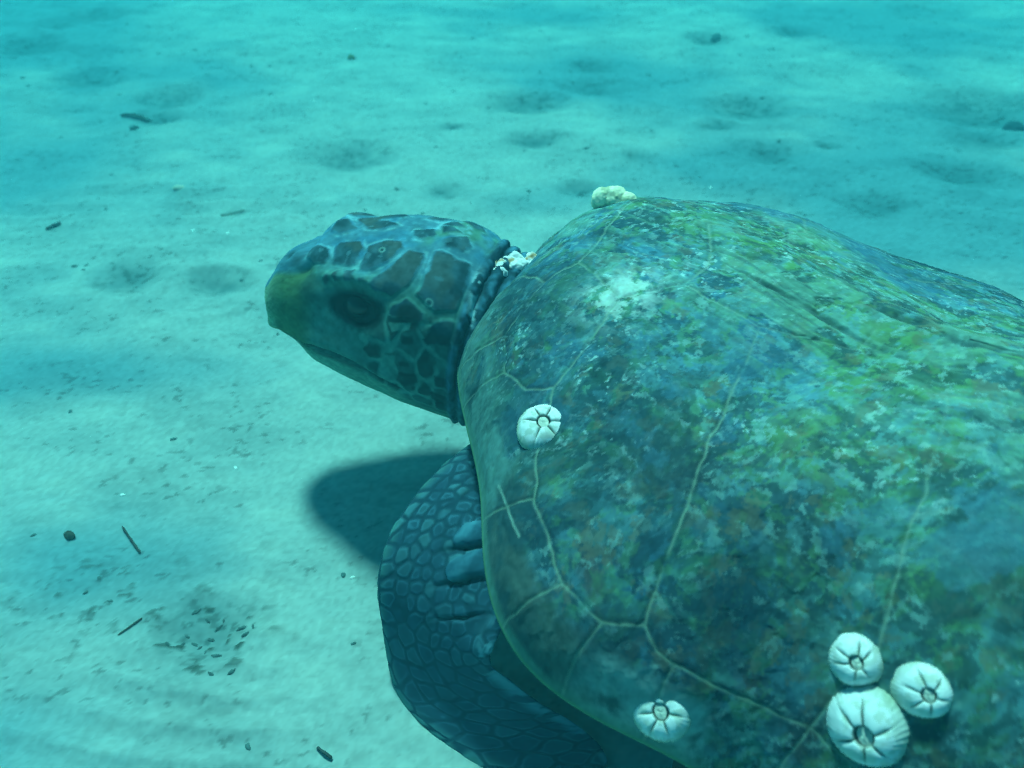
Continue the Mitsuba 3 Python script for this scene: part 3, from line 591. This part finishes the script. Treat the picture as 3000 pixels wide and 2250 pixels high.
# ---------------------------------------------------------------- barnacles on the shell
def frame(n, hint):
    t = hint - n * (hint @ n); t /= np.linalg.norm(t); return np.stack([t, np.cross(n, t), n], 1)
def barnacle(flat, R, Hh, label, hint, off=(0, 0), spin=0.0, squash=1.0, r0=.34, seed=0, tint=(.82, .84, .84), lift=.15, group='barnacles on the turtle shell'):
    key = fresh('barnacle'); r_ = np.random.default_rng(seed + 100)
    p, n = shell_spot(flat); n = n + np.array([0, 0, lift]); n /= np.linalg.norm(n); p = p - n * .35 * lift * R * .5; Fm = frame(n, np.array(hint, float))
    def place(q): return (q * [1, squash, 1]) @ Fm.T + p - n * .003
    cuts = spin + np.arange(6) * np.pi / 3 + r_.normal(0, .13, 6)
    lobes = 1 + r_.normal(0, .012, 6)
    bed = np.array([.30, .32, .24])
    for k in range(6):
        a0, a1 = cuts[k], cuts[(k + 1) % 6] + (2 * np.pi if k == 5 else 0)
        ga0 = .034
        A_, T_ = np.meshgrid(np.linspace(-1, 1, 26), np.r_[-.08, np.linspace(0, 1, 26), 1.0, 1.0], indexing='ij')
        e = A_; tcl = np.clip(T_, 0, 1)
        A_ = (a0 + a1) / 2 + e * ((a1 - a0) / 2 - ga0 * (.03 + .97 * sstep(.25, .9, tcl)))
        rr = R * ((1 - tcl) ** .85 * (1 - r0) + r0) * (1 + (lobes[k] - 1) * (1 - tcl))
        zz = Hh * (1 - (1 - tcl) ** 2.1)
        bul = (1 - np.abs(e) ** 2.6) * .010 * R * np.sin(np.clip(tcl, .08, 1) * np.pi * .9 + .25)
        rr = rr + bul * (1 - tcl) ; zz = zz + bul * .9
        rib = .012 * R * np.sin(A_ * 40 + 2 * noise(np.dstack([A_ * 3, T_ * 2, 0 * A_]), seed)) * (1 - tcl)
        zz = zz - .085 * R * np.abs(e) ** 5 * sstep(.25, .85, tcl)
        rr = rr + rib
        rr = rr * (1 + .10 * (noise(np.dstack([np.cos(A_) * 1.4, np.sin(A_) * 1.4, 0 * A_]) + seed * 3.7, 5) - .5) * (1 - tcl))
        q = np.dstack([rr * np.cos(A_) + off[0] * R * tcl, rr * np.sin(A_) + off[1] * R * tcl, zz])
        q = q + .075 * R * (fbm(q * 60 / .02 * .02 + seed, 3, 7)[..., None] - .5)
        q[:, 0, 2] = -.006
        # rim folds over and goes down inside, so the plate has thickness
        for col_, (fr, dz) in ((-2, (.86, -.08)), (-1, (.80, -.42))):
            base = q[:, -3]; cx = np.array([off[0] * R, off[1] * R, 0])
            q[:, col_] = (base - cx) * [fr, fr, 1] + cx + [0, 0, dz * Hh]
        nr, nc = q.shape[:2]
        cc = np.ones((nr, nc, 3)) * np.array(tint) * (.88 + .24 * fbm(np.dstack([A_ * 6, T_ * 5, 0 * A_]), 3, seed + 3))[..., None]
        cc = lerp(cc, [.34, .42, .30], sstep(.34, -.02, T_ + .2 * (fbm(np.dstack([A_ * 4, T_ * 4, 0 * A_]), 3, seed + 5) - .5)) * .8)
        cc = lerp(cc, [.34, .42, .38], sstep(.72, 1.0, np.abs(e)) * sstep(.25, .8, tcl) * .8)
        cc = lerp(cc, [.40, .47, .34], sstep(.49, .62, fbm(q * 170 + seed, 4, 8)) * .45)
        cc[:, -1] = [.06, .08, .07]; cc[:, -2] = [.30, .34, .30]
        # side walls into the groove
        vv = place(q.reshape(-1, 3)); ff = grid_faces(nr, nc); c2 = cc.reshape(-1, 3)
        for row, fl_ in ((0, False), (nr - 1, True)):
            top_ = q[row]; bot = top_ * [.80, .80, 1] - [0, 0, .20 * Hh]; b0 = len(vv)
            vv = np.vstack([vv, place(top_), place(bot)]); c2 = np.vstack([c2, np.tile([.20, .24, .2], (nc, 1)), np.tile([.05, .07, .06], (nc, 1))])
            f_ = grid_faces(2, nc) + b0
            ff = np.vstack([ff, f_ if fl_ else f_[:, ::-1]])
        put(fresh(key + '__plate'), vv, ff, np.clip(c2, 0, .9))
    # dark core between the plates
    A_, T_ = np.meshgrid(np.linspace(0, 2 * np.pi, 48), np.linspace(0, 1, 10), indexing='ij')
    rr = R * .93 * ((1 - T_) ** .85 * (1 - r0) + r0); zz = Hh * (1 - (1 - T_) ** 2.1) * .86 - .004
    q = np.dstack([rr * np.cos(A_) + off[0] * R * T_, rr * np.sin(A_) + off[1] * R * T_, zz])
    put(key + '__core', place(q.reshape(-1, 3)), grid_faces(*A_.shape), np.tile([.05, .07, .065], (A_.size, 1)))
    # operculum: four small valves with a ridge
    A_, T_ = np.meshgrid(np.linspace(0, 2 * np.pi, 40), np.linspace(0, 1, 8), indexing='ij')
    ro = R * r0 * .80
    q = np.dstack([T_ * ro * np.cos(A_) + off[0] * R, .8 * T_ * ro * np.sin(A_) + off[1] * R, Hh * (.80 + .20 * (1 - T_) * np.abs(np.cos(A_ + .4)) * .5 + .03 * noise(np.dstack([A_ * 2, T_ * 3, 0 * A_]), seed))])
    oc = np.ones(q.shape) * np.array([.60, .62, .54]) * (.7 + .6 * fbm(np.dstack([A_ * 3, T_ * 3, 0 * A_]), 3, seed + 9))[..., None]
    put(key + '__operculum', place(q.reshape(-1, 3)), grid_faces(*A_.shape), np.clip(oc.reshape(-1, 3), 0, .8))
    tag(key, label, 'barnacle', group)
    return key
UPH = (-.3, .8, .5)
barnacle((.203, .305), .0258, .0130, 'round white barnacle by itself on the front shoulder of the shell, below the neck', UPH, (-.06, .0), .25, .96, .30, 1)
barnacle((-.068, .402), .0230, .0125, 'white barnacle at the lower front rim of the shell, beside the flipper', UPH, (-.02, -.05), .1, .96, .31, 2, lift=.9)
barnacle((-.130, .271), .0200, .0135, 'white barnacle on the shell flank, the upper left of three close together', UPH, (-.22, -.10), .55, .94, .28, 3, lift=0)
barnacle((-.174, .254), .0200, .0135, 'white barnacle on the shell flank, the right one of three close together', UPH, (-.18, -.12), .9, .96, .28, 4, lift=0)
barnacle((-.173, .297), .0285, .0190, 'largest white barnacle, the tall one lowest in the cluster of three on the flank', UPH, (-.16, -.06), .45, .97, .28, 5, tint=(.76, .80, .81), lift=0)

def lumps(key, base, parts, tint, seed, amp=.3, sub=4):
    ms = []
    for (dx, dy, dz, r) in parts:
        m = trimesh.creation.icosphere(subdivisions=sub, radius=r); v = np.array(m.vertices)
        v = v * (1 + amp * (fbm(v / r * 1.6 + seed, 4, seed)[:, None] - .5) * 2); m.vertices = v + base + [dx, dy, dz]; seed += 1
        ms.append(manifold3d.Manifold(manifold3d.Mesh(vert_properties=np.array(m.vertices, np.float32), tri_verts=np.array(m.faces, np.uint32))))
    u = ms[0]
    for m in ms[1:]: u = u + m
    mm_ = u.to_mesh(); v = np.array(mm_.vert_properties[:, :3], float); f = np.array(mm_.tri_verts, int)
    return v, f
# cream worn barnacle at the front crest of the shell
p, n = shell_spot((.432, .000))
key = fresh('barnacle')
v, f = lumps(key, p, [(-.010, .003, .002, .014), (.004, .0, .004, .0155), (.017, -.004, .001, .013)], None, 3, .22)
cc = np.tile([.92, .88, .62], (len(v), 1)) * (.8 + .4 * fbm(v * 130, 3, 4))[:, None]
cc = lerp(cc, [.40, .44, .26], sstep(.5, .66, fbm(v * 90, 3, 5)) * .6)
put(key, v, f, cc); tag(key, 'cream lumpy worn barnacle on the front crest of the shell', 'barnacle')
# frilly white crust on the nape
p = head_world(head_surf(np.array([1.03]), np.array([math.radians(88)])))[0]
r_ = np.random.default_rng(5)
parts = []
ax = HEAD_ROT @ np.array([-1.0, 0, 0]); lat = HEAD_ROT @ np.array([0, 1.0, 0])
for k in range(90):
    t = r_.uniform(-1, 1); q = ax * (.022 * t + r_.normal() * .007) + lat * (.024 * -t * .8 + r_.normal() * .007)
    parts.append((q[0], q[1], q[2] + abs(r_.normal()) * .004 - .004, r_.uniform(.003, .0085)))
v, f = lumps('crust', p, parts, None, 11, .4, 3)
cc = np.tile([.92, .88, .84], (len(v), 1)) * (.75 + .5 * fbm(v * 200, 3, 4))[:, None]
ol = (v - p) @ lat; oa = (v - p) @ ax
cc = lerp(cc, [.55, .28, .08], np.exp(-((ol - .006 + .8 * oa) / .0035) ** 2) * sstep(.45, .55, fbm(v * 120, 2, 8)) * .9)
put('encrusting_growth', v, f, np.clip(cc, 0, .85))
tag('encrusting_growth', 'frilly white crust with an orange streak on the nape of the turtle', 'marine growth')

# ---------------------------------------------------------------- bits lying on the sand
def stone(key, x, y, r, tint, seed, squash=(1, .8, .6), amp=.3, sub=3, freq=1.3):
    m = trimesh.creation.icosphere(subdivisions=sub, radius=r); v = np.array(m.vertices)
    v = v * (1 + amp * 2 * (fbm(v / r * freq + seed * 3.1, 3, seed)[:, None] - .5)) * squash
    a = seed * 1.7; v = v @ np.array([[math.cos(a), math.sin(a), 0], [-math.sin(a), math.cos(a), 0], [0, 0, 1]])
    v = v + [x, y, float(sand_z(x, y)) + r * squash[2] * .15]
    cc = np.tile(tint, (len(v), 1)) * (.7 + .6 * fbm(v * 160, 3, seed))[:, None]
    put(key, v, np.array(m.faces), np.clip(cc, 0, .9))
SPECKS = [(-0.826, 2.837), (-0.885, 2.822), (-0.205, 2.109), (-0.262, 2.465), (-0.071, 2.429), (-0.286, 1.875), (-0.211, 1.754), (-0.347, 1.754), (-0.377, 1.72), (-0.545, 1.409), (-1.328, 2.782), (-1.225, 2.541), (-1.538, 2.607), (-1.591, 2.676), (0.396, 2.244), (0.199, 2.096), (0.727, 2.52), (0.775, 2.511), (0.093, 2.782), (0.932, 2.999), (0.856, 2.112), (0.042, 1.862), (0.336, 1.822), (0.732, 2.155), (-0.51, 0.635), (-0.717, 1.003), (-0.528, 0.936), (-0.22, 0.673), (-0.19, 0.569), (-0.285, 0.443), (-0.658, 0.744), (-0.539, 0.672), (-0.548, 0.65), (0.193, 1.735), (-0.492, 1.496), (-0.885, 1.457), (-0.889, 1.48), (-0.912, 1.476)]
r_ = np.random.default_rng(9)
extra = [(r_.uniform(-.09 * y - .5 * y, .5 * y), y) for y in r_.uniform(1.0, 3.5, 70) ** 1.0]
extra = [(x, y) for x, y in extra if not (x > -.35 and y < 1.45)]
for k, (x, y) in enumerate(SPECKS + extra):
    key = fresh('debris_speck'); s = r_.uniform(.5, 1.0) if k >= len(SPECKS) else r_.uniform(.8, 1.3)
    stone(key, x, y, .0036 * s * (.55 + .38 * y), [.08, .15, .15], k, (1.4, .8, .5), .5, 2)
    tag(key, 'small dark fleck of plant debris scattered on the pale sand', 'debris', 'dark flecks of debris on the sand')
CLUMP = [(-0.396, 0.619), (-0.379, 0.608), (-0.362, 0.598), (-0.397, 0.585), (-0.378, 0.569), (-0.368, 0.582), (-0.368, 0.562), (-0.352, 0.556), (-0.359, 0.608), (-0.332, 0.595), (-0.318, 0.595), (-0.324, 0.585), (-0.414, 0.569), (-0.326, 0.532), (-0.35, 0.529), (-0.399, 0.572), (-0.386, 0.575)]
for k, (x, y) in enumerate(CLUMP):
    key = fresh('peat_crumb'); stone(key, x, y, r_.uniform(.0012, .0028), [.075, .13, .13], 200 + k, (2.0, .8, .6), .95, 3, 2.2)
    tag(key, 'dark crumb of peat in the loose patch left of the flipper', 'debris', 'dark crumbs in the patch left of the flipper')
WHITE = [(-0.629, 1.611, 'tiny white shell chip in front of the nose, farther up the sand'), (-0.711, 1.627, 'tiny white shell chip left of another in front of the nose'), (-0.6, 3.264, 'tiny white shell chip far off near the top edge'), (-0.605, 2.473, 'white shell chip alone on the far sand above the head'), (0.492, 1.875, 'white shell chip on the sand just behind the shell crest'),
         (-0.566, 0.823, 'white shell chip on the sand above the dark twig'), (-0.214, 1.049, 'white shell chip under the turtle jaw'), (-0.207, 0.669, 'white shell chip beside the flipper shadow'), (-0.414, 0.873, 'white shell chip on bare sand left of the shadow')]
for k, (x, y, lab) in enumerate(WHITE):
    key = fresh('shell_chip'); stone(key, x, y, .0028 * (.7 + .35 * y), [.85, .85, .8], 300 + k, (1.3, .7, .4), .3, 2); tag(key, lab, 'shell')
stone('shell_fragment', -0.818, 1.857, .011, [.66, .58, .46], 41, (1.3, .8, .6), .3); tag('shell_fragment', 'pinkish shell fragment on the rippled sand far left', 'shell')
stone('pebble', -0.556, 2.895, .014, [.16, .17, .07], 42, (1, .9, .9), .35); tag('pebble', 'olive green pebble on the far sand above the head', 'pebble')
stone('pebble_001', -1.087, 2.283, .012, [.05, .10, .10], 43, (1.2, .9, .7), .3); tag('pebble_001', 'dark pebble below a dark leaf, upper left', 'pebble')
stone('pebble_002', -0.608, 0.743, .0075, [.05, .055, .04], 44, (1.3, .8, .8), .45); tag('pebble_002', 'dark ragged pebble left of the dark twig', 'pebble')
stone('pebble_003', 0.761, 3.157, .022, [.05, .10, .11], 45, (1.8, .8, .5), .4); tag('pebble_003', 'long dark stone on the far sand at the top', 'stone')
stone('pebble_004', 1.419, 2.24, .030, [.04, .10, .12], 46, (1, .9, .8), .35); tag('pebble_004', 'dark stone at the right edge of the sand', 'stone')
def twig(key, pts, r, tint, label, cat='twig', flat=1.0, seed=0):
    q = np.array([(x, y, float(sand_z(x, y)) + r * .8 + dz) for x, y, dz in pts]); k = np.linspace(0, 1, len(q))
    q = CubicSpline(k, q)(np.linspace(0, 1, 40)); q = q + .35 * r * (np.stack([fbm(q * 60, 2, s) for s in (1, 2, 3)], -1) - .5) * 2
    t = np.gradient(q, axis=0); t /= np.linalg.norm(t, axis=1, keepdims=True)
    sidev = np.cross(t, [0, 0, 1]); sidev /= np.linalg.norm(sidev, axis=1, keepdims=True); upv = np.cross(sidev, t)
    a = np.linspace(0, 2 * np.pi, 12, endpoint=False); rad = r * (.65 + .7 * fbm(np.c_[np.linspace(0, 6, 40), np.zeros(40), np.zeros(40) + seed], 2, 5)) * np.minimum(1, np.minimum(np.arange(40), 39 - np.arange(40)) / 3 + .25)
    g = q[:, None] + rad[:, None, None] * (np.cos(a)[None, :, None] * sidev[:, None] * flat + np.sin(a)[None, :, None] * upv[:, None])
    put(key, g.reshape(-1, 3), grid_faces(40, 12, wrap=True), np.tile(tint, (480, 1)) * (.7 + .6 * fbm(g.reshape(-1, 3) * 150, 2, 6))[:, None])
    tag(key, label, cat)
twig('twig', [(-.542, .760, .004), (-.52, .735, .002), (-.5, .713, .001)], .0016, [.06, .06, .06], 'short straight dark twig lying on the sand lower left')
twig('twig_001', [(-.478, .581, .0), (-.467, .593, .001), (-.456, .604, .0)], .0011, [.10, .10, .08], 'thin pale brown stalk left of the peat crumbs')
twig('twig_002', [(-.676, 1.713, 0), (-.655, 1.722, .003), (-.631, 1.747, .002)], .0026, [.22, .26, .22], 'pale reddish twig on the ripples above the snout')
twig('twig_003', [(-1.053, 1.649, 0), (-1.04, 1.664, .002), (-1.032, 1.678, .0)], .0035, [.06, .07, .07], 'stubby dark twig on the sand at far left')
twig('twig_004', [(-.210, .441, .0), (-.200, .433, .004), (-.191, .428, .001)], .0017, [.05, .06, .06], 'bent dark twig on the sand at the bottom, left of the flipper')
twig('seagrass_blade', [(-1.163, 2.377, 0), (-1.12, 2.374, .006), (-1.07, 2.358, .0)], .0036, [.04, .06, .06], 'dark curled blade of seagrass, upper left', 'seagrass', 2.2)
